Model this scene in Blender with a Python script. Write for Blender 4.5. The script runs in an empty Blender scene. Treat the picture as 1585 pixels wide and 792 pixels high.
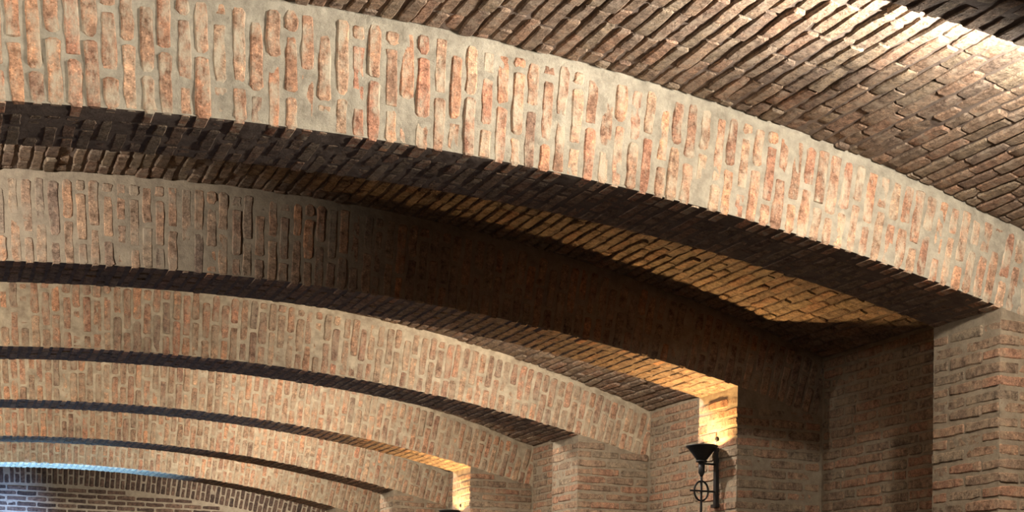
import bpy, math, random
import numpy as np
from mathutils import Matrix, Vector, noise

random.seed(7)
rng = np.random.default_rng(7)
scene = bpy.context.scene
COL = scene.collection

# ------------------------------------------------------------------ camera
F_PX, PX0, PY0 = 2215.477, 792.0, 940.862          # image taken as 1585 x 792
YAW, PITCH, ROLL = 0.39043, 0.02313, 0.01605
cy, sy = math.cos(YAW), math.sin(YAW)
cp, sp = math.cos(PITCH), math.sin(PITCH)
cr, sr = math.cos(ROLL), math.sin(ROLL)
right = Vector((cy, -sy, 0)); fwd = Vector((sy * cp, cy * cp, sp)); up = right.cross(fwd)
RI = right * cr + up * sr
UP = up * cr - right * sr
cam_data = bpy.data.cameras.new('camera')
cam = bpy.data.objects.new('camera', cam_data)
COL.objects.link(cam)
cam.matrix_world = Matrix(((RI.x, UP.x, -fwd.x, 0), (RI.y, UP.y, -fwd.y, 0), (RI.z, UP.z, -fwd.z, 0), (0, 0, 0, 1)))
cam_data.sensor_width = 36.0
cam_data.lens = F_PX / 1585.0 * 36.0
cam_data.shift_x = (792.5 - PX0) / 1585.0
cam_data.shift_y = (PY0 - 396.0) / 1585.0
cam_data.clip_start = 0.05
scene.camera = cam

# ------------------------------------------------------------------ world, lights, exposure
scene.view_settings.view_transform = 'Standard'
scene.view_settings.look = 'None'
scene.view_settings.gamma = 1.0
scene.view_settings.use_curve_mapping = False
scene.view_settings.exposure = 0.2
world = bpy.data.worlds.new('world'); scene.world = world
world.use_nodes = True
world.node_tree.nodes['Background'].inputs[0].default_value = (0.90, 0.86, 1.0, 1)
world.node_tree.nodes['Background'].inputs[1].default_value = 0.06


def lamp(name, kind, loc, energy, color, target=None, size=0.05, angle=None, blend=0.3):
    d = bpy.data.lights.new(name, kind)
    d.energy = energy; d.color = color
    if kind in ('POINT', 'SPOT'):
        d.shadow_soft_size = size
    if kind == 'SPOT':
        d.spot_size = math.radians(angle); d.spot_blend = blend
    o = bpy.data.objects.new(name, d); COL.objects.link(o)
    o.location = loc
    if target is not None:
        o.rotation_euler = (Vector(target) - Vector(loc)).to_track_quat('-Z', 'Y').to_euler()
    return o


WARM = (1.0, 0.94, 0.85)
# reflector lamps high on both sides of the bays, just below the vault; the right one of the second bay is out; one vault spot is added
lamp('bay_light', 'POINT', (3.62, 3.83, 2.07), 160, WARM, size=0.05)
lamp('bay_light', 'SPOT', (3.95, 3.72, 1.70), 620, WARM, target=(2.8, 4.15, 2.45), size=0.05, angle=88, blend=1.0)  # added spot without a lamp of its own, brightens the near vault
lamp('bay_light', 'POINT', (-0.70, 3.90, 2.08), 85, WARM, size=0.05)
lamp('bay_light', 'SPOT', (-0.70, 6.25, 2.02), 230, WARM, target=(0.35, 7.9, 2.15), size=0.08, angle=64, blend=0.8)
lamp('bay_light', 'POINT', (3.80, 8.58, 2.03), 110, WARM, size=0.05)
lamp('bay_light', 'POINT', (-0.70, 8.58, 2.06), 102, WARM, size=0.05)
lamp('bay_light', 'POINT', (3.20, 11.05, 2.08), 102, WARM, size=0.05)
lamp('bay_light', 'POINT', (-0.70, 11.05, 2.06), 115, WARM, size=0.05)
lamp('bay_light', 'POINT', (3.50, 13.45, 2.05), 110, WARM, size=0.05)
lamp('bay_light', 'POINT', (-0.70, 13.45, 2.06), 119, WARM, size=0.05)
lamp('bay_light', 'POINT', (3.50, 15.85, 2.05), 110, WARM, size=0.05)
lamp('bay_light', 'POINT', (-0.70, 15.85, 2.06), 72, WARM, size=0.05)
lamp('bay_light', 'POINT', (4.10, 18.30, 1.95), 64, WARM, size=0.05)
BLUE = (0.22, 0.55, 1.0)  # blue spots added to stand in for an unseen blue source by the end wall
lamp('blue_spot', 'SPOT', (0.9, 17.75, -1.4), 3400, BLUE, target=(1.0, 17.45, 2.0), size=0.10, angle=66, blend=1.0)
lamp('blue_spot', 'SPOT', (0.9, 17.0, -1.4), 300, BLUE, target=(1.0, 13.2, 2.0), size=0.10, angle=75, blend=1.0)
lamp('blue_spot', 'SPOT', (1.0, 18.5, 0.45), 420, (0.22, 0.44, 1.0), target=(0.95, 19.9, 1.25), size=0.10, angle=50, blend=1.0)

# ------------------------------------------------------------------ hall dimensions (metres, eye at the origin)
Y1, S, DEP = 5.454, 2.40, 0.498
XC, ZC, R = 1.633, -12.480, 14.468            # intrados circle of every arch
ZC2, R2 = -9.572, 12.051                      # vault circle
XS, XW = 4.763, 5.400                         # jamb and side wall on the right (mirrored on the left)
FLOOR = -1.60


def ry(n): return Y1 + (n - 1) * S
def zin(x): return ZC + math.sqrt(max(R * R - (x - XC) ** 2, 0))
def zva(x): return ZC2 + math.sqrt(max(R2 * R2 - (x - XC) ** 2, 0))
ZS = zin(XS)
TH_W = math.asin((XW - XC) / R)


def r_ext(th):                                # distance from the intrados centre to the vault along angle th
    s, c = math.sin(th), math.cos(th)
    b = ZC - ZC2
    # |(r s, r c + b)| = R2
    return -c * b + math.sqrt(max(R2 * R2 - b * b * s * s, 0))


# ------------------------------------------------------------------ materials
def new_mat(name):
    m = bpy.data.materials.new(name); m.use_nodes = True
    nt = m.node_tree; b = nt.nodes['Principled BSDF']
    b.inputs['Roughness'].default_value = 0.92
    b.inputs['Specular IOR Level'].default_value = 0.18
    return m, nt, b


def N(nt, kind, **kw):
    n = nt.nodes.new(kind)
    for k, v in kw.items():
        if isinstance(v, tuple) and k == 'inp':
            for i, val in v: n.inputs[i].default_value = val
        else: setattr(n, k, v)
    return n


def ramp(nt, stops, interp='LINEAR'):
    n = nt.nodes.new('ShaderNodeValToRGB'); cr_ = n.color_ramp; cr_.interpolation = interp
    while len(cr_.elements) < len(stops): cr_.elements.new(0.5)
    for e, (p, c) in zip(cr_.elements, stops):
        e.position = p; e.color = c if len(c) == 4 else (*c, 1)
    return n


def lin(r, g, b):
    f = lambda v: ((v / 255 + 0.055) / 1.055) ** 2.4 if v > 10 else v / 255 / 12.92
    return (f(r), f(g), f(b), 1)


def mix(nt, blend, fac, a, b):
    n = nt.nodes.new('ShaderNodeMix'); n.data_type = 'RGBA'; n.blend_type = blend
    for sock, v in ((n.inputs['Factor'], fac), (n.inputs['A'], a), (n.inputs['B'], b)):
        if hasattr(v, 'is_linked') or hasattr(v, 'links'): nt.links.new(v, sock)
        else: sock.default_value = v
    return n.outputs['Result']


def brick_mat(name, palette, smear_col, smear_lo, smear_hi, bump):
    m, nt, b = new_mat(name)
    L = nt.links.new
    geo = N(nt, 'ShaderNodeNewGeometry')
    info = N(nt, 'ShaderNodeObjectInfo')
    at = N(nt, 'ShaderNodeAttribute', attribute_name='tint')
    add = N(nt, 'ShaderNodeMath', operation='ADD'); L(info.outputs['Random'], add.inputs[0]); L(at.outputs['Fac'], add.inputs[1])
    fr = N(nt, 'ShaderNodeMath', operation='FRACT'); L(add.outputs[0], fr.inputs[0])
    n = len(palette)
    rp = ramp(nt, [((i + 0.0) / n, c) for i, c in enumerate(palette)], 'LINEAR'); L(fr.outputs[0], rp.inputs[0])
    pos = geo.outputs['Position']
    n1 = N(nt, 'ShaderNodeTexNoise'); n1.inputs['Scale'].default_value = 30; n1.inputs['Detail'].default_value = 5; n1.inputs['Roughness'].default_value = 0.65; L(pos, n1.inputs['Vector'])
    v1 = ramp(nt, [(0.30, (0.44, 0.42, 0.40)), (0.50, (1, 1, 1)), (0.68, (1.6, 1.55, 1.45))]); L(n1.outputs['Fac'], v1.inputs[0])
    c = mix(nt, 'MULTIPLY', 1.0, rp.outputs[0], v1.outputs[0])
    # pitting
    n3 = N(nt, 'ShaderNodeTexNoise'); n3.inputs['Scale'].default_value = 130; n3.inputs['Detail'].default_value = 3; L(pos, n3.inputs['Vector'])
    v3 = ramp(nt, [(0.34, (0.5, 0.46, 0.44)), (0.44, (1, 1, 1)), (0.60, (1, 1, 1)), (0.70, (1.9, 1.9, 1.85))]); L(n3.outputs['Fac'], v3.inputs[0])
    c = mix(nt, 'MULTIPLY', 0.8, c, v3.outputs[0])
    # lime and mortar smeared over the faces
    n2 = N(nt, 'ShaderNodeTexNoise'); n2.inputs['Scale'].default_value = 9; n2.inputs['Detail'].default_value = 6; n2.inputs['Roughness'].default_value = 0.7; L(pos, n2.inputs['Vector'])
    mp = N(nt, 'ShaderNodeMapping'); mp.inputs['Scale'].default_value = (1, 1, 0.45); L(pos, mp.inputs['Vector']); L(mp.outputs[0], n2.inputs['Vector']); n2.inputs['Scale'].default_value = 16
    v2 = ramp(nt, [(smear_lo, (0, 0, 0)), (smear_hi, (1, 1, 1))]); L(n2.outputs['Fac'], v2.inputs[0])
    c = mix(nt, 'MIX', v2.outputs[0], c, smear_col)
    L(c, b.inputs['Base Color'])
    hn = N(nt, 'ShaderNodeTexNoise'); hn.inputs['Scale'].default_value = 60; hn.inputs['Detail'].default_value = 6; hn.inputs['Roughness'].default_value = 0.7; L(pos, hn.inputs['Vector'])
    bp = N(nt, 'ShaderNodeBump'); bp.inputs['Strength'].default_value = bump; bp.inputs['Distance'].default_value = 0.018
    L(hn.outputs['Fac'], bp.inputs['Height']); L(bp.outputs[0], b.inputs['Normal'])
    return m


def mortar_mat(name, c0, c1, bump):
    m, nt, b = new_mat(name); L = nt.links.new
    geo = N(nt, 'ShaderNodeNewGeometry'); pos = geo.outputs['Position']
    n1 = N(nt, 'ShaderNodeTexNoise'); n1.inputs['Scale'].default_value = 14; n1.inputs['Detail'].default_value = 7; n1.inputs['Roughness'].default_value = 0.7; L(pos, n1.inputs['Vector'])
    rp = ramp(nt, [(0.32, c0), (0.66, c1)]); L(n1.outputs['Fac'], rp.inputs[0])
    L(rp.outputs[0], b.inputs['Base Color'])
    hn = N(nt, 'ShaderNodeTexNoise'); hn.inputs['Scale'].default_value = 75; hn.inputs['Detail'].default_value = 6; hn.inputs['Roughness'].default_value = 0.75; L(pos, hn.inputs['Vector'])
    bp = N(nt, 'ShaderNodeBump'); bp.inputs['Strength'].default_value = bump; bp.inputs['Distance'].default_value = 0.012
    L(hn.outputs['Fac'], bp.inputs['Height']); L(bp.outputs[0], b.inputs['Normal'])
    return m


RIB_PAL = [lin(184, 142, 115), lin(164, 128, 104), lin(200, 164, 135), lin(148, 112, 92), lin(190, 138, 112),
           lin(178, 148, 122), lin(156, 120, 98), lin(202, 154, 120), lin(142, 116, 99), lin(182, 136, 108)]
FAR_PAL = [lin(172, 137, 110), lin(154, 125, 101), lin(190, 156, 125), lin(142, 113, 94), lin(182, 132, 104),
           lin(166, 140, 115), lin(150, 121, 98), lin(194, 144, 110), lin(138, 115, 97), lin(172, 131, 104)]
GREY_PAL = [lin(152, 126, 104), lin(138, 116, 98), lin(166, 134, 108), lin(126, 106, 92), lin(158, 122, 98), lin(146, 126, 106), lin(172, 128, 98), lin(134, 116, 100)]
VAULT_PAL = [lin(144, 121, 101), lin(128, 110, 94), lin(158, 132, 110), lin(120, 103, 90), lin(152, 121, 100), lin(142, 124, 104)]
WALL_PAL = [lin(142, 118, 98), lin(128, 108, 90), lin(154, 122, 98), lin(118, 102, 86), lin(140, 124, 104), lin(150, 114, 92)]
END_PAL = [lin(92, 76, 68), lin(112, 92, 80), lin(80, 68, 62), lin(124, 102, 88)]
M_RIB = brick_mat('rib_brick', RIB_PAL, lin(196, 182, 158), 0.46, 0.64, 0.6)
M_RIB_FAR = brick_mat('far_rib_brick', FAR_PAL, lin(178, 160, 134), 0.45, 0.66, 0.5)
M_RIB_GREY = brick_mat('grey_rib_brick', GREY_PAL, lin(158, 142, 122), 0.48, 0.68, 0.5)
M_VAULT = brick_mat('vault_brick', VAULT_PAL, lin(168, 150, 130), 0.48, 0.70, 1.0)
M_WALL = brick_mat('wall_brick', WALL_PAL, lin(164, 144, 118), 0.48, 0.72, 0.6)
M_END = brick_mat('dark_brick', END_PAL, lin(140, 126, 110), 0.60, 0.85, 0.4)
MO_RIB = mortar_mat('rib_mortar', lin(144, 136, 120), lin(188, 178, 158), 0.7)
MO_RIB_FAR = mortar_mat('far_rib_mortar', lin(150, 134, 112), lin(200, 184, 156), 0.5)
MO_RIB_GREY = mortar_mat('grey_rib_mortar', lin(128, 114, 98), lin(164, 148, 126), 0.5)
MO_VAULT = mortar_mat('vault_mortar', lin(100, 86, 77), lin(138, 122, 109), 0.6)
MO_WALL = mortar_mat('wall_mortar', lin(126, 112, 94), lin(158, 144, 122), 0.6)
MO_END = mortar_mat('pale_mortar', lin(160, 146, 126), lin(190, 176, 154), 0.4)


def plain(name, col, rough=0.5, metal=0.0, emit=None, strength=0.0):
    m, nt, b = new_mat(name)
    geo = N(nt, 'ShaderNodeNewGeometry')
    n1 = N(nt, 'ShaderNodeTexNoise'); n1.inputs['Scale'].default_value = 60; n1.inputs['Detail'].default_value = 4
    nt.links.new(geo.outputs['Position'], n1.inputs['Vector'])
    rp = ramp(nt, [(0.3, tuple(v * 0.75 for v in col[:3])), (0.7, tuple(min(1, v * 1.25) for v in col[:3]))])
    nt.links.new(n1.outputs['Fac'], rp.inputs[0]); nt.links.new(rp.outputs[0], b.inputs['Base Color'])
    b.inputs['Roughness'].default_value = rough; b.inputs['Metallic'].default_value = metal
    b.inputs['Specular IOR Level'].default_value = 0.4
    if emit:
        b.inputs['Emission Color'].default_value = emit; b.inputs['Emission Strength'].default_value = strength
    return m


M_IRON = plain('wrought_iron', lin(34, 30, 28), 0.55, 0.3)
M_BULB = plain('lamp_glow', lin(250, 210, 140), 0.4, 0, (1.0, 0.62, 0.2, 1), 12)
M_WIRE = plain('pale_wire', lin(200, 190, 170), 0.5)
M_FLOOR = plain('floor_stone', lin(62, 54, 50), 0.8)


# ------------------------------------------------------------------ mesh helpers
def link(name, me, mat, parent=None, kind=None):
    o = bpy.data.objects.new(name, me); COL.objects.link(o)
    if mat and not me.materials: me.materials.append(mat)
    if parent: o.parent = parent
    if kind: o['kind'] = kind
    return o


def tag(o, label, cat, group=None):
    o['label'] = label; o['category'] = cat
    if group: o['group'] = group
    return o


def mesh(name, verts, faces, mat=None, smooth=True):
    me = bpy.data.meshes.new(name); me.from_pydata([tuple(v) for v in verts], [], faces)
    if smooth: me.polygons.foreach_set('use_smooth', [True] * len(me.polygons))
    if mat: me.materials.append(mat)
    me.update(); return me


class Sheet:                                   # collects displaced grids, one mesh per piece of masonry
    def __init__(s): s.v = []; s.f = []; s.m = []

    def grid(s, us, vs, fn, amp=0.0, seed=0.0, flip=False, bias=None, fade=True, zs=1.0, mi=0):
        """fn(u, v) -> (point, normal); the surface is pushed along the normal by noise"""
        b = len(s.v); nu, nv = len(us), len(vs)
        for i, u in enumerate(us):
            for j, v in enumerate(vs):
                p, n = fn(u, v)
                if amp:
                    k = 1.0 if not fade or (0 < j < nv - 1) else 0.0
                    q = Vector((p.x + seed, p.y, p.z * zs))
                    h = noise.noise(q * 42) * 0.8 + noise.noise(q * 13) * 0.45 + noise.noise(q * 95) * 0.35
                    p = p + n * (k * (amp * h + (bias(p) if bias else 0.0)))
                s.v.append(p)
        for i in range(nu - 1):
            for j in range(nv - 1):
                a = b + i * nv + j
                q = (a, a + nv, a + nv + 1, a + 1)
                s.f.append(q[::-1] if flip else q); s.m.append(mi)

    def build(s, name, mat, kind=None):
        me = mesh(name, s.v, s.f)
        for q in (mat if isinstance(mat, tuple) else (mat,)): me.materials.append(q)
        me.polygons.foreach_set('material_index', s.m)
        return link(name, me, None, None, kind)


def span(a, b, step):
    n = max(1, round(abs(b - a) / step)); return [a + (b - a) * i / n for i in range(n + 1)]


# ------------------------------------------------------------------ bricks: a few worn shapes per length, shared by every brick
BT, BD = 0.054, 0.115
LENS = {'f': 0.245, 'q': 0.185, 'h': 0.118, 's': 0.06}


def worn_brick(L, r):
    V = []; c = 0.006
    w = lambda: BT / 2 + r.uniform(-0.006, 0.0025)
    e0, e1 = r.uniform(0.007, 0.016), r.uniform(0.007, 0.016)
    sta = [(-L / 2, 0.011), (-L / 2 + e0, 0.0), (-L * r.uniform(.1, .22), -0.0006), (L * r.uniform(.1, .22), -0.0006), (L / 2 - e1, 0.0), (L / 2, 0.011)]
    for x, ins in sta:
        ex = r.uniform(-0.0035, 0.0035)
        wl = w() - ins * .7; wr = w() - ins * .7
        ft = -ins * .6 + r.uniform(-0.002, 0.002)
        V += [Vector((x + ex, -wl, -BD)), Vector((x + ex, -wl, ft - c)), Vector((x + ex, -wl + c, ft)),
              Vector((x + ex, wr - c, ft)), Vector((x + ex, wr, ft - c)), Vector((x + ex, wr, -BD))]
    F = []
    for i in range(5):
        for j in range(5):
            a = i * 6 + j; F.append((a, a + 1, a + 7, a + 6)[::-1])
    F.append((0, 1, 2, 3, 4, 5)); F.append(tuple(range(30, 36))[::-1])
    return V, F


NVAR = 10
BASE = {}
_r = random.Random(3)
for k, L in LENS.items():
    BASE[k] = [worn_brick(L, _r) for _ in range(NVAR)]
BV = {k: [np.array([tuple(p) for p in v]) for v, f in lst] for k, lst in BASE.items()}
BF = BASE['f'][0][1]
SHARED = {}


def shared(cat, i, mat):
    key = (cat, i, mat.name)
    if key not in SHARED:
        SHARED[key] = mesh('brick', *BASE[cat][i], mat); SHARED[key].set_sharp_from_angle(angle=0.45)
    return SHARED[key]


def project(P):
    d = P.dot(fwd)
    if d <= 0.1: return None
    return PX0 + F_PX * P.dot(RI) / d, PY0 - F_PX * P.dot(UP) / d, d


RIB_Y = [(ry(n), ry(n) + DEP) for n in range(0, 8)]


def seen(P, slack=0.0):
    q = project(P)
    if q is None or not (-25 < q[0] < 1610 and -25 < q[1] < 817): return 0
    for ya, yb in RIB_Y:
        for y in (ya, yb):
            if y < P.y - 0.06:
                t = y / P.y; x = P.x * t; z = P.z * t
                if z > zin(x) + 0.015 or x > XS + 0.015: return 0
    return q[2]


class Bricks:
    def __init__(s): s.l = []

    def add(s, P, ez, ey, L, proud=0.0, thick=1.0, mat=None, tilt=0.009):
        """P centre of the visible face, ez its outward normal, ey the direction of the bed joints"""
        if L < 0.03: return
        r = random
        ez = (ez + Vector((r.gauss(0, tilt), r.gauss(0, tilt), r.gauss(0, tilt)))).normalized()
        ex = ey.cross(ez).normalized(); ey = ez.cross(ex)
        cat = min(LENS, key=lambda k: abs(LENS[k] - L))
        sx = L / LENS[cat]; sy_ = thick * r.uniform(0.9, 1.06)
        P = P + ez * (proud * r.gauss(0, 1))
        M = Matrix(((ex.x * sx, ey.x * sy_, ez.x, P.x), (ex.y * sx, ey.y * sy_, ez.y, P.y), (ex.z * sx, ey.z * sy_, ez.z, P.z), (0, 0, 0, 1)))
        d = seen(P)
        s.l.append((0 if not d else L * thick / d ** 2 * max(0.02, abs(ez.dot(P.normalized()))), cat, r.randrange(NVAR), M, d, mat))

    def build(s, parent, mat, limit=296, min_px=5.0):
        s.l.sort(key=lambda t: -t[0])
        own = [b for b in s.l[:limit] if b[0] > 0 and LENS['h'] * F_PX / b[4] > min_px * 2]
        rest = s.l[len(own):] if len(own) else s.l
        for a, cat, i, M, d, bm in own:
            o = bpy.data.objects.new('brick', shared(cat, i, bm or mat)); COL.objects.link(o)
            o.parent = parent; o.matrix_world = M
        if rest:
            vs, fs, tints, mi, mats, b = [], [], [], [], [], 0
            for a, cat, i, M, d, bm in rest:
                m = np.array(M); vs.append(BV[cat][i] @ m[:3, :3].T + m[:3, 3])
                bm = bm or mat
                if bm not in mats: mats.append(bm)
                n = len(BV[cat][i]); fs += [tuple(b + q for q in f) for f in BF]; b += n
                mi += [mats.index(bm)] * len(BF)
                tints += [random.random()] * n
            me = mesh('small_bricks', np.concatenate(vs).tolist(), fs)
            for q in mats: me.materials.append(q)
            me.polygons.foreach_set('material_index', mi)
            me.set_sharp_from_angle(angle=0.45)
            at = me.attributes.new('tint', 'FLOAT', 'POINT'); at.data.foreach_set('value', tints)
            link('small_bricks', me, None, parent, 'stuff')
        return len(own)


# ------------------------------------------------------------------ arches
MI = 0.0048                                    # mortar lies this far behind the nominal brick face


def pitch_th(step): return step / R


def nodes_theta(fine, coarse, th0, th1, lo):
    a = span(th0, lo, coarse)[:-1] if lo > th0 else []
    return a + span(max(lo, th0), th1, fine)


def smear_bias(n):
    if n == 1: return lambda p: 0.0012 * min(1, max(0, (p.x - 1.6) / 1.9))
    return None


def arch(n, label, fine):
    y0 = ry(n); y1 = y0 + DEP
    sh = Sheet()
    th1 = TH_W + 0.006
    ths = nodes_theta(fine / R, 0.12 / R, -th1, th1, -0.045)
    ri = R + MI
    am = 0.0042
    def P(th, r, y): return Vector((XC + r * math.sin(th), y, ZC + r * math.cos(th)))
    vs = span(0, 1, fine / 0.45)
    sh.grid(ths, vs, lambda th, v: (P(th, ri + (r_ext(th) + 0.03 - ri) * v, y0 + MI), Vector((0, -1, 0))), am * 1.15, n * 3.1, True, smear_bias(n), zs=0.36)
    ws = span(y0 + MI, y1 - MI, fine * 1.5)
    sh.grid(ths, ws, lambda th, y: (P(th, R + (0.0022 if n < 2 else 0.005) + (0.0026 if n < 2 else 0) * (y < y0 + 0.01 or y > y1 - 0.01), y), Vector((-math.sin(th), 0, -math.cos(th)))), 0.003, n * 3.1 + 1, False, mi=2)  # underside mortar takes the darker vault tone, shade put into its colour
    sh.grid(ths, [0, 1], lambda th, v: (P(th, ri + (r_ext(th) + 0.25 - ri) * v, y1 - MI), Vector((0, 1, 0))))
    sh.grid(ths, [y0 + MI, y1 - MI], lambda th, y: (P(th, r_ext(th) + 0.03, y), Vector((0, 0, 1))), flip=True)
    for sg in (1, -1):
        f2 = fine if sg > 0 else 0.1
        mx = lambda x: XC + sg * (x - XC)
        xs = span(XS + MI, XW + 0.03, f2); zs = span(0, 1, f2 / 2.5 if sg > 0 else 0.2)
        top = lambda x: zin(x) + 0.006
        # the lowest part of the pier is out of sight from the hall's middle height: same grid all the way down
        sh.grid(xs, zs, lambda x, v: (Vector((mx(x), y0 + MI, FLOOR + (top(x) - FLOOR) * v)), Vector((0, -1, 0))), am, n * 3.1 + 2, sg > 0, mi=1)
        ys = span(y0 + MI, y1 - MI, f2 * 1.3)
        sh.grid(ys, zs, lambda y, v: (Vector((mx(XS + MI), y, FLOOR + (ZS + 0.004 - FLOOR) * v)), Vector((-sg, 0, 0))), am, n * 3.1 + 3, sg < 0, mi=1)
        sh.grid([XS + MI, XW + 0.03], [0, 1], lambda x, v: (Vector((mx(x), y1 - MI, FLOOR + (top(x) - FLOOR) * v)), Vector((0, 1, 0))), 0, 0, sg < 0)
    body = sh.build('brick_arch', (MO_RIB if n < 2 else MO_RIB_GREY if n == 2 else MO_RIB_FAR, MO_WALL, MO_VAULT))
    tag(body, label, 'arch', 'brick arches crossing the hall')
    B = Bricks()
    step = pitch_th(0.0672)
    k = 0
    th = -TH_W + step * 0.5
    while th < TH_W:
        t = th + random.gauss(0, 0.0025) / R
        er = Vector((math.sin(t), 0, math.cos(t))); et = Vector((math.cos(t), 0, -math.sin(t)))
        top = r_ext(t) - 0.028 - random.random() * 0.014
        r = R + 0.001
        L = (0.125 if k % 2 else 0.235) + random.gauss(0, 0.014)
        if random.random() < 0.12: L = random.uniform(0.11, 0.25)
        while r + 0.05 < top:
            if top - (r + L) < 0.05: L = min(top - r, 0.29)
            c = Vector((XC, y0, ZC)) + er * (r + L / 2)
            B.add(c, Vector((0, -1, 0)), et, L, 0.0022, 1.0)
            r += L + 0.013 + random.random() * 0.006
            L = 0.24 + random.gauss(0, 0.014)
        y = y0 + BD + 0.014
        for L in ((0.236, 0.118) if k % 2 else (0.118, 0.236)):
            L += random.gauss(0, 0.006)
            B.add(Vector((XC, y + L / 2, ZC)) + er * R, -er, et, L, 0.0012, mat=M_VAULT, tilt=0.004)  # underside bricks in the duller vault colour, which deepens their shade
            y += L + 0.011
        th += step; k += 1
    # piers with level courses
    cz = 0.0665
    for sg in (1, -1):
        z = FLOOR + 0.035; k = 0
        while z < ZS - 0.01:
            zz = z + random.gauss(0, 0.002)
            ez = Vector((0, 0, 1))
            if k % 2:                                  # a stretcher turns the corner on the face
                face = [(0.0, 0.246), (0.257, 0.246), (0.514, 0.118)]; jamb = [(BD + 0.010, 0.240), (BD + 0.262, 0.118)]
            else:
                face = [(BD + 0.010, 0.246), (BD + 0.267, 0.246)]; jamb = [(0.0, 0.246), (0.257, 0.236)]
            for a, L in face:
                L2 = L + random.gauss(0, 0.004); xc_ = XS + a + L / 2
                if zz + 0.025 < zin(xc_) and a + L / 2 < XW - XS - 0.02:
                    B.add(Vector((XC + sg * (xc_ - XC), y0, zz)), Vector((0, -1, 0)), ez, L2, 0.0025, mat=M_WALL)
            if zz + 0.022 < ZS:
                for a, L in jamb:
                    B.add(Vector((XC + sg * (XS - XC), y0 + a + L / 2, zz)), Vector((-sg, 0, 0)), ez, L + random.gauss(0, 0.004), 0.0025, mat=M_WALL)
            z += cz; k += 1
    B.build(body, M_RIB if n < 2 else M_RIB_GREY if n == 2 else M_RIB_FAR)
    return body


# ------------------------------------------------------------------ vaults between the arches
def vault(n, ya, yb, fine, bricks=True):
    sh = Sheet()
    MV = 0.010
    th1 = math.asin((XW + 0.02 - XC) / R2)
    lo = math.asin((-0.4 - XC) / R2)
    ths = nodes_theta(fine / R2, 0.15 / R2, -th1, th1, lo) if bricks else span(-th1, th1, 0.2 / R2)
    def P(th, r, y): return Vector((XC + r * math.sin(th), y, ZC2 + r * math.cos(th)))
    ys = span(ya, yb, fine * 1.4 if bricks else 1.0)
    sh.grid(ths, ys, lambda th, y: (P(th, R2 + MV, y), Vector((-math.sin(th), 0, -math.cos(th)))), 0.006 if bricks else 0, n * 5.3 + 40, False)
    cs = span(-th1, th1, 0.3 / R2)
    sh.grid(cs, [ya, yb], lambda th, y: (P(th, R2 + 0.25, y), Vector((0, 0, 1))), flip=True)
    for y in (ya, yb):
        sh.grid(cs, [0.012, 0.25], lambda th, r: (P(th, R2 + r, y), Vector((0, 1, 0))), flip=(y == ya))
    body = sh.build('ceiling', MO_VAULT, 'structure')
    if bricks:
        B = Bricks(); step = 0.0685 / R2; th = -th1 + step / 2
        while th < th1:
            t = th + random.gauss(0, 0.003) / R2
            er = Vector((math.sin(t), 0, math.cos(t))); et = Vector((math.cos(t), 0, -math.sin(t)))
            y = ya + 0.01; L = random.choice((0.118, 0.245, 0.18))
            while y < yb - 0.04:
                L2 = min(L + random.gauss(0, 0.008), yb - 0.008 - y)
                B.add(Vector((XC, y + L2 / 2, ZC2)) + er * R2, -er, et, L2, 0.0036, 1.1, tilt=0.022)
                y += L2 + 0.006; L = 0.245 if random.random() < 0.85 else 0.15
            th += step
        B.build(body, M_VAULT)
    return body


def side_wall(sg, ya, yb, fine, bricks=True):
    sh = Sheet(); MW = 0.007
    mx = XC + sg * (XW + MW - XC)
    zt = zva(XW) + 0.05
    ys = span(ya - 0.05, yb + 0.05, fine); zs = span(FLOOR, zt, fine)
    sh.grid(ys, zs, lambda y, z: (Vector((mx, y, z)), Vector((-sg, 0, 0))), 0.0045 if bricks else 0, ya * 1.7 + sg, sg < 0)
    ox = mx + sg * 0.3
    for z, fl in ((FLOOR, True), (zt, False)):
        sh.grid([mx, ox], [ya - 0.05, yb + 0.05], lambda x, y: (Vector((x, y, z)), Vector((0, 0, 1))))
    sh.grid([ya - 0.05, yb + 0.05], [FLOOR, zt], lambda y, z: (Vector((ox, y, z)), Vector((sg, 0, 0))))
    for y in (ya - 0.05, yb + 0.05):
        sh.grid([mx, ox], [FLOOR, zt], lambda x, z: (Vector((x, y, z)), Vector((0, 1, 0))))
    body = sh.build('wall_right' if sg > 0 else 'wall_left', MO_WALL, 'structure')
    if bricks:
        B = Bricks(); z = FLOOR + 0.04; k = 0
        while z < zva(XW) - 0.02:
            y = ya + 0.012; L = 0.245 if k % 2 else 0.118
            while y < yb - 0.03:
                L2 = min(L + random.gauss(0, 0.006), yb - 0.012 - y)
                B.add(Vector((XC + sg * (XW - XC), y + L2 / 2, z + random.gauss(0, 0.002))), Vector((-sg, 0, 0)), Vector((0, 0, 1)), L2, 0.003)
                y += L2 + 0.012; L = 0.245 if random.random() < .8 else 0.118
            z += 0.0665; k += 1
        B.build(body, M_WALL)
    return body


# ------------------------------------------------------------------ build the hall
fl = Sheet()
fl.grid(span(-3, 6.5, 1), span(-3, 21, 1), lambda x, y: (Vector((x, y, FLOOR)), Vector((0, 0, 1))))
fl.grid([-3, 6.5], [-3, 21], lambda x, y: (Vector((x, y, FLOOR - 0.2)), Vector((0, 0, -1))), flip=True)
fl.build('floor', M_FLOOR, 'structure')

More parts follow.
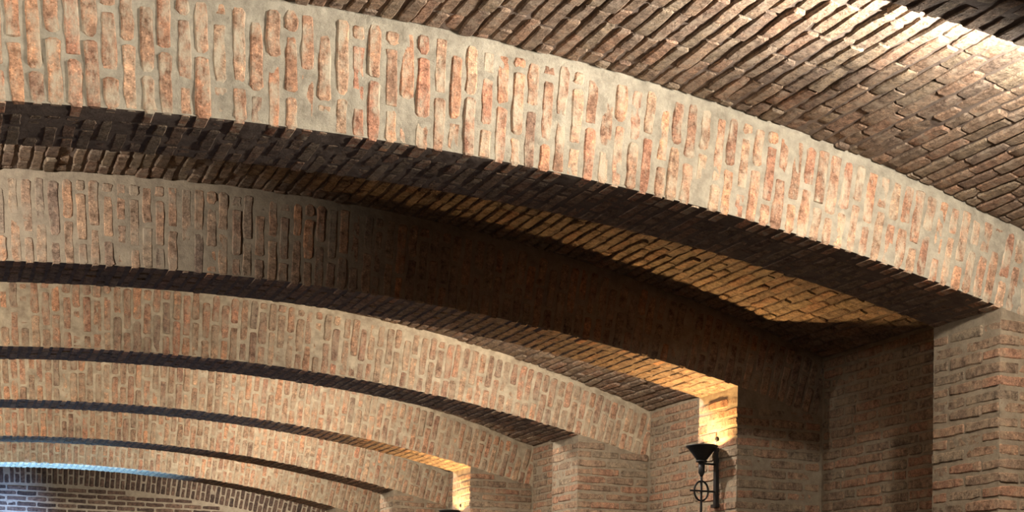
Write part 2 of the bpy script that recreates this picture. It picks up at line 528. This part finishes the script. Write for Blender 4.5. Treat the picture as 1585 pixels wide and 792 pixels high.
LABELS = [
    'near brick arch showing only its dark underside above the brightly raked vault',
    'widest brick arch, pale mortar and pink bricks over a black underside and a stout pier',
    'brick arch half in shadow whose pier carries the larger iron torch lamp',
    'evenly lit brick arch just behind the larger torch lamp, without a lamp of its own',
    'brick arch whose pier carries the smaller, farther torch lamp with a yellow glow',
    'narrow far brick arch next after the one with the smaller torch lamp, pale grey jamb',
    'farthest free brick arch, its underside tinted bright blue before the end wall',
]
FINE = [0.05, 0.0125, 0.016, 0.020, 0.026, 0.03, 0.035]
for n in range(7):
    arch(n, LABELS[n], FINE[n])
VF = [0.019, 0.022, 0.026, 0.035, 0.05, 0.05, 0.06]
for n in range(7):
    vault(n, ry(n) + DEP - 0.004, ry(n + 1) + 0.004, VF[n])
    side_wall(1, ry(n) + DEP, ry(n + 1), (0.05, 0.025, 0.03, 0.04, 0.06, 0.08, 0.08)[n])
    side_wall(-1, ry(n) + DEP, ry(n + 1), 0.3)
vault(9, -3.0, ry(0) + 0.004, 0.1, False)
side_wall(1, -3.0, ry(0), 0.3, False)
side_wall(-1, -3.0, ry(0), 0.3, False)

# end wall: a blind arch ring over level courses
ye = ry(7)
sh = Sheet()
sh.grid(span(-2.4, 5.6, 0.05), span(0, 1, 0.02), lambda x, v: (Vector((x, ye + 0.006, FLOOR + (zva(x) + 0.1 - FLOOR) * v)), Vector((0, -1, 0))), 0.004, 77, True)
sh.grid([-2.4, 5.6], [FLOOR, 2.6], lambda x, z: (Vector((x, ye + 0.35, z)), Vector((0, 1, 0))))
end = sh.build('wall_end', MO_END, 'structure')
B = Bricks()
th = -TH_W; k = 0
while th < TH_W:
    er = Vector((math.sin(th), 0, math.cos(th))); et = Vector((math.cos(th), 0, -math.sin(th)))
    r = R + 0.002; L = 0.12 if k % 2 else 0.24
    while r + 0.05 < r_ext(th) - 0.02:
        if r_ext(th) - 0.02 - r - L < 0.05: L = r_ext(th) - 0.02 - r
        B.add(Vector((XC, ye, ZC)) + er * (r + L / 2), Vector((0, -1, 0)), et, L, 0.002)
        r += L + 0.013; L = 0.24
    th += 0.0672 / R; k += 1
z = FLOOR + 0.04; k = 0
while z < 2.0:
    x = -2.2 + (0.128 if k % 2 else 0)
    while x < 5.3:
        if z + 0.03 < min(zin(x), zin(x + 0.24)):
            B.add(Vector((x + 0.12, ye, z)), Vector((0, -1, 0)), Vector((0, 0, 1)), 0.238, 0.002)
        x += 0.255
    z += 0.071; k += 1
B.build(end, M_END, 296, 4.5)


# ------------------------------------------------------------------ torch lamps
def lathe(prof, seg=28):
    v, f = [], []
    for r, z in prof:
        for i in range(seg):
            a = 2 * math.pi * i / seg; v.append(Vector((r * math.cos(a), r * math.sin(a), z)))
    for j in range(len(prof) - 1):
        for i in range(seg):
            a, b = j * seg + i, j * seg + (i + 1) % seg
            f.append((a, b, b + seg, a + seg))
    f.append(tuple(range(seg))[::-1]); f.append(tuple(range((len(prof) - 1) * seg, len(prof) * seg)))
    return v, f


def tube(path, rad, seg=10, closed=False):
    v, f = [], []; n = len(path)
    for i, p in enumerate(path):
        a = path[(i - 1) % n] if closed or i > 0 else p
        b = path[(i + 1) % n] if closed or i < n - 1 else p
        t = (b - a).normalized(); s_ = t.cross(Vector((0, 1, 0.01))).normalized(); w = t.cross(s_)
        for k in range(seg):
            q = 2 * math.pi * k / seg; v.append(p + (s_ * math.cos(q) + w * math.sin(q)) * rad)
    for i in range(n if closed else n - 1):
        for k in range(seg):
            a, b = i * seg + k, i * seg + (k + 1) % seg; c, d = ((i + 1) % n) * seg + k, ((i + 1) % n) * seg + (k + 1) % seg
            f.append((a, b, d, c))
    if not closed: f.append(tuple(range(seg))[::-1]); f.append(tuple(range((n - 1) * seg, n * seg)))
    return v, f


def box(a, b):
    v = [Vector((x, y, z)) for x in (a[0], b[0]) for y in (a[1], b[1]) for z in (a[2], b[2])]
    return v, [(0, 1, 3, 2), (4, 6, 7, 5), (0, 4, 5, 1), (2, 3, 7, 6), (0, 2, 6, 4), (1, 5, 7, 3)]


OFF, RIM = 0.118, 0.104


def torch(n, label, energy, ZR):
    yl = ry(n) + 0.238
    root = bpy.data.objects.new('torch_lamp', None); COL.objects.link(root)
    root.location = (XS - OFF, yl, ZR)
    root.empty_display_size = 0.1
    tag(root, label, 'lamp', 'iron torch lamps on the piers')
    def part(name, vf, mat, par=root, smooth=True):
        me = mesh(name, vf[0], vf[1], mat, smooth)
        return link(name, me, None, par)
    bowl = part('bowl', lathe([(0.030, -0.094), (0.036, -0.086), (0.050, -0.066), (0.070, -0.040), (0.092, -0.013), (RIM, -0.004), (RIM, 0.003),
                               (0.098, 0.003), (0.088, -0.012), (0.066, -0.038), (0.047, -0.066), (0.03, -0.082)]), M_IRON)
    part('bulb', lathe([(0.004, -0.080), (0.022, -0.076), (0.026, -0.062), (0.020, -0.052), (0.004, -0.048)], 16), M_BULB, bowl)
    part('collar', lathe([(0.022, -0.106), (0.037, -0.103), (0.037, -0.094), (0.030, -0.090)]), M_IRON)
    part('socket', lathe([(0.007, -0.200), (0.012, -0.188), (0.021, -0.172), (0.021, -0.104)], 20), M_IRON)
    part('rod', lathe([(0.003, -0.66), (0.009, -0.60), (0.008, -0.40), (0.008, -0.19)], 14), M_IRON)
    zc_ = -0.290
    part('ring', tube([Vector((0.051 * math.cos(a), 0, zc_ + 0.064 * math.sin(a))) for a in np.linspace(0, 2 * math.pi, 36, endpoint=False)], 0.0065, 10, True), M_IRON)
    part('crossbar', tube([Vector((-0.083, 0, zc_)), Vector((-0.06, 0, zc_)), Vector((0.05, 0, zc_)), Vector((OFF - 0.01, 0, zc_))], 0.0062), M_IRON)
    part('bracket_arm', tube([Vector((0.02, 0, -0.112)), Vector((0.06, 0, -0.112)), Vector((OFF - 0.01, 0, -0.112))], 0.007), M_IRON)
    br = part('bracket', box((OFF - 0.020, -0.016, -0.375), (OFF + 0.002, 0.016, -0.004)), M_IRON, root, False)
    part('foot_plate', box((OFF - 0.028, -0.034, -0.392), (OFF + 0.002, 0.034, -0.372)), M_IRON, br, False)
    part('wire', tube([Vector((OFF - 0.012, 0.0, -0.02)), Vector((OFF - 0.016, 0.0, 0.03)), Vector((OFF - 0.012, 0.0, 0.058))], 0.0022, 6), M_WIRE)
    part('hook', lathe([(0.006, 0.040), (0.011, 0.046), (0.012, 0.062), (0.006, 0.070)], 12), M_IRON).location = (OFF - 0.006, 0.0, 0.0)
    tl = lamp('torch_light', 'SPOT', (XS - OFF, yl, ZR - 0.034), energy, (1.0, 0.61, 0.25), (XS - OFF - 0.08, yl - 0.20, ZR + 1), 0.018, 162, 0.15)
    tl.data.use_nodes = True                   # softened fall-off: the bowl's reflector throws the light upwards
    nt = tl.data.node_tree; fo = nt.nodes.new('ShaderNodeLightFalloff'); fo.inputs['Strength'].default_value = 1.0; fo.inputs['Smooth'].default_value = 0.12
    nt.links.new(fo.outputs['Quadratic'], nt.nodes['Emission'].inputs['Strength'])
    return root


torch(2, 'larger iron torch lamp with flared bowl and ring, under a glowing yellow pier', 74, 1.283)
torch(4, 'smaller iron torch lamp farther down the hall, only its bowl rim in sight', 74, 1.24)
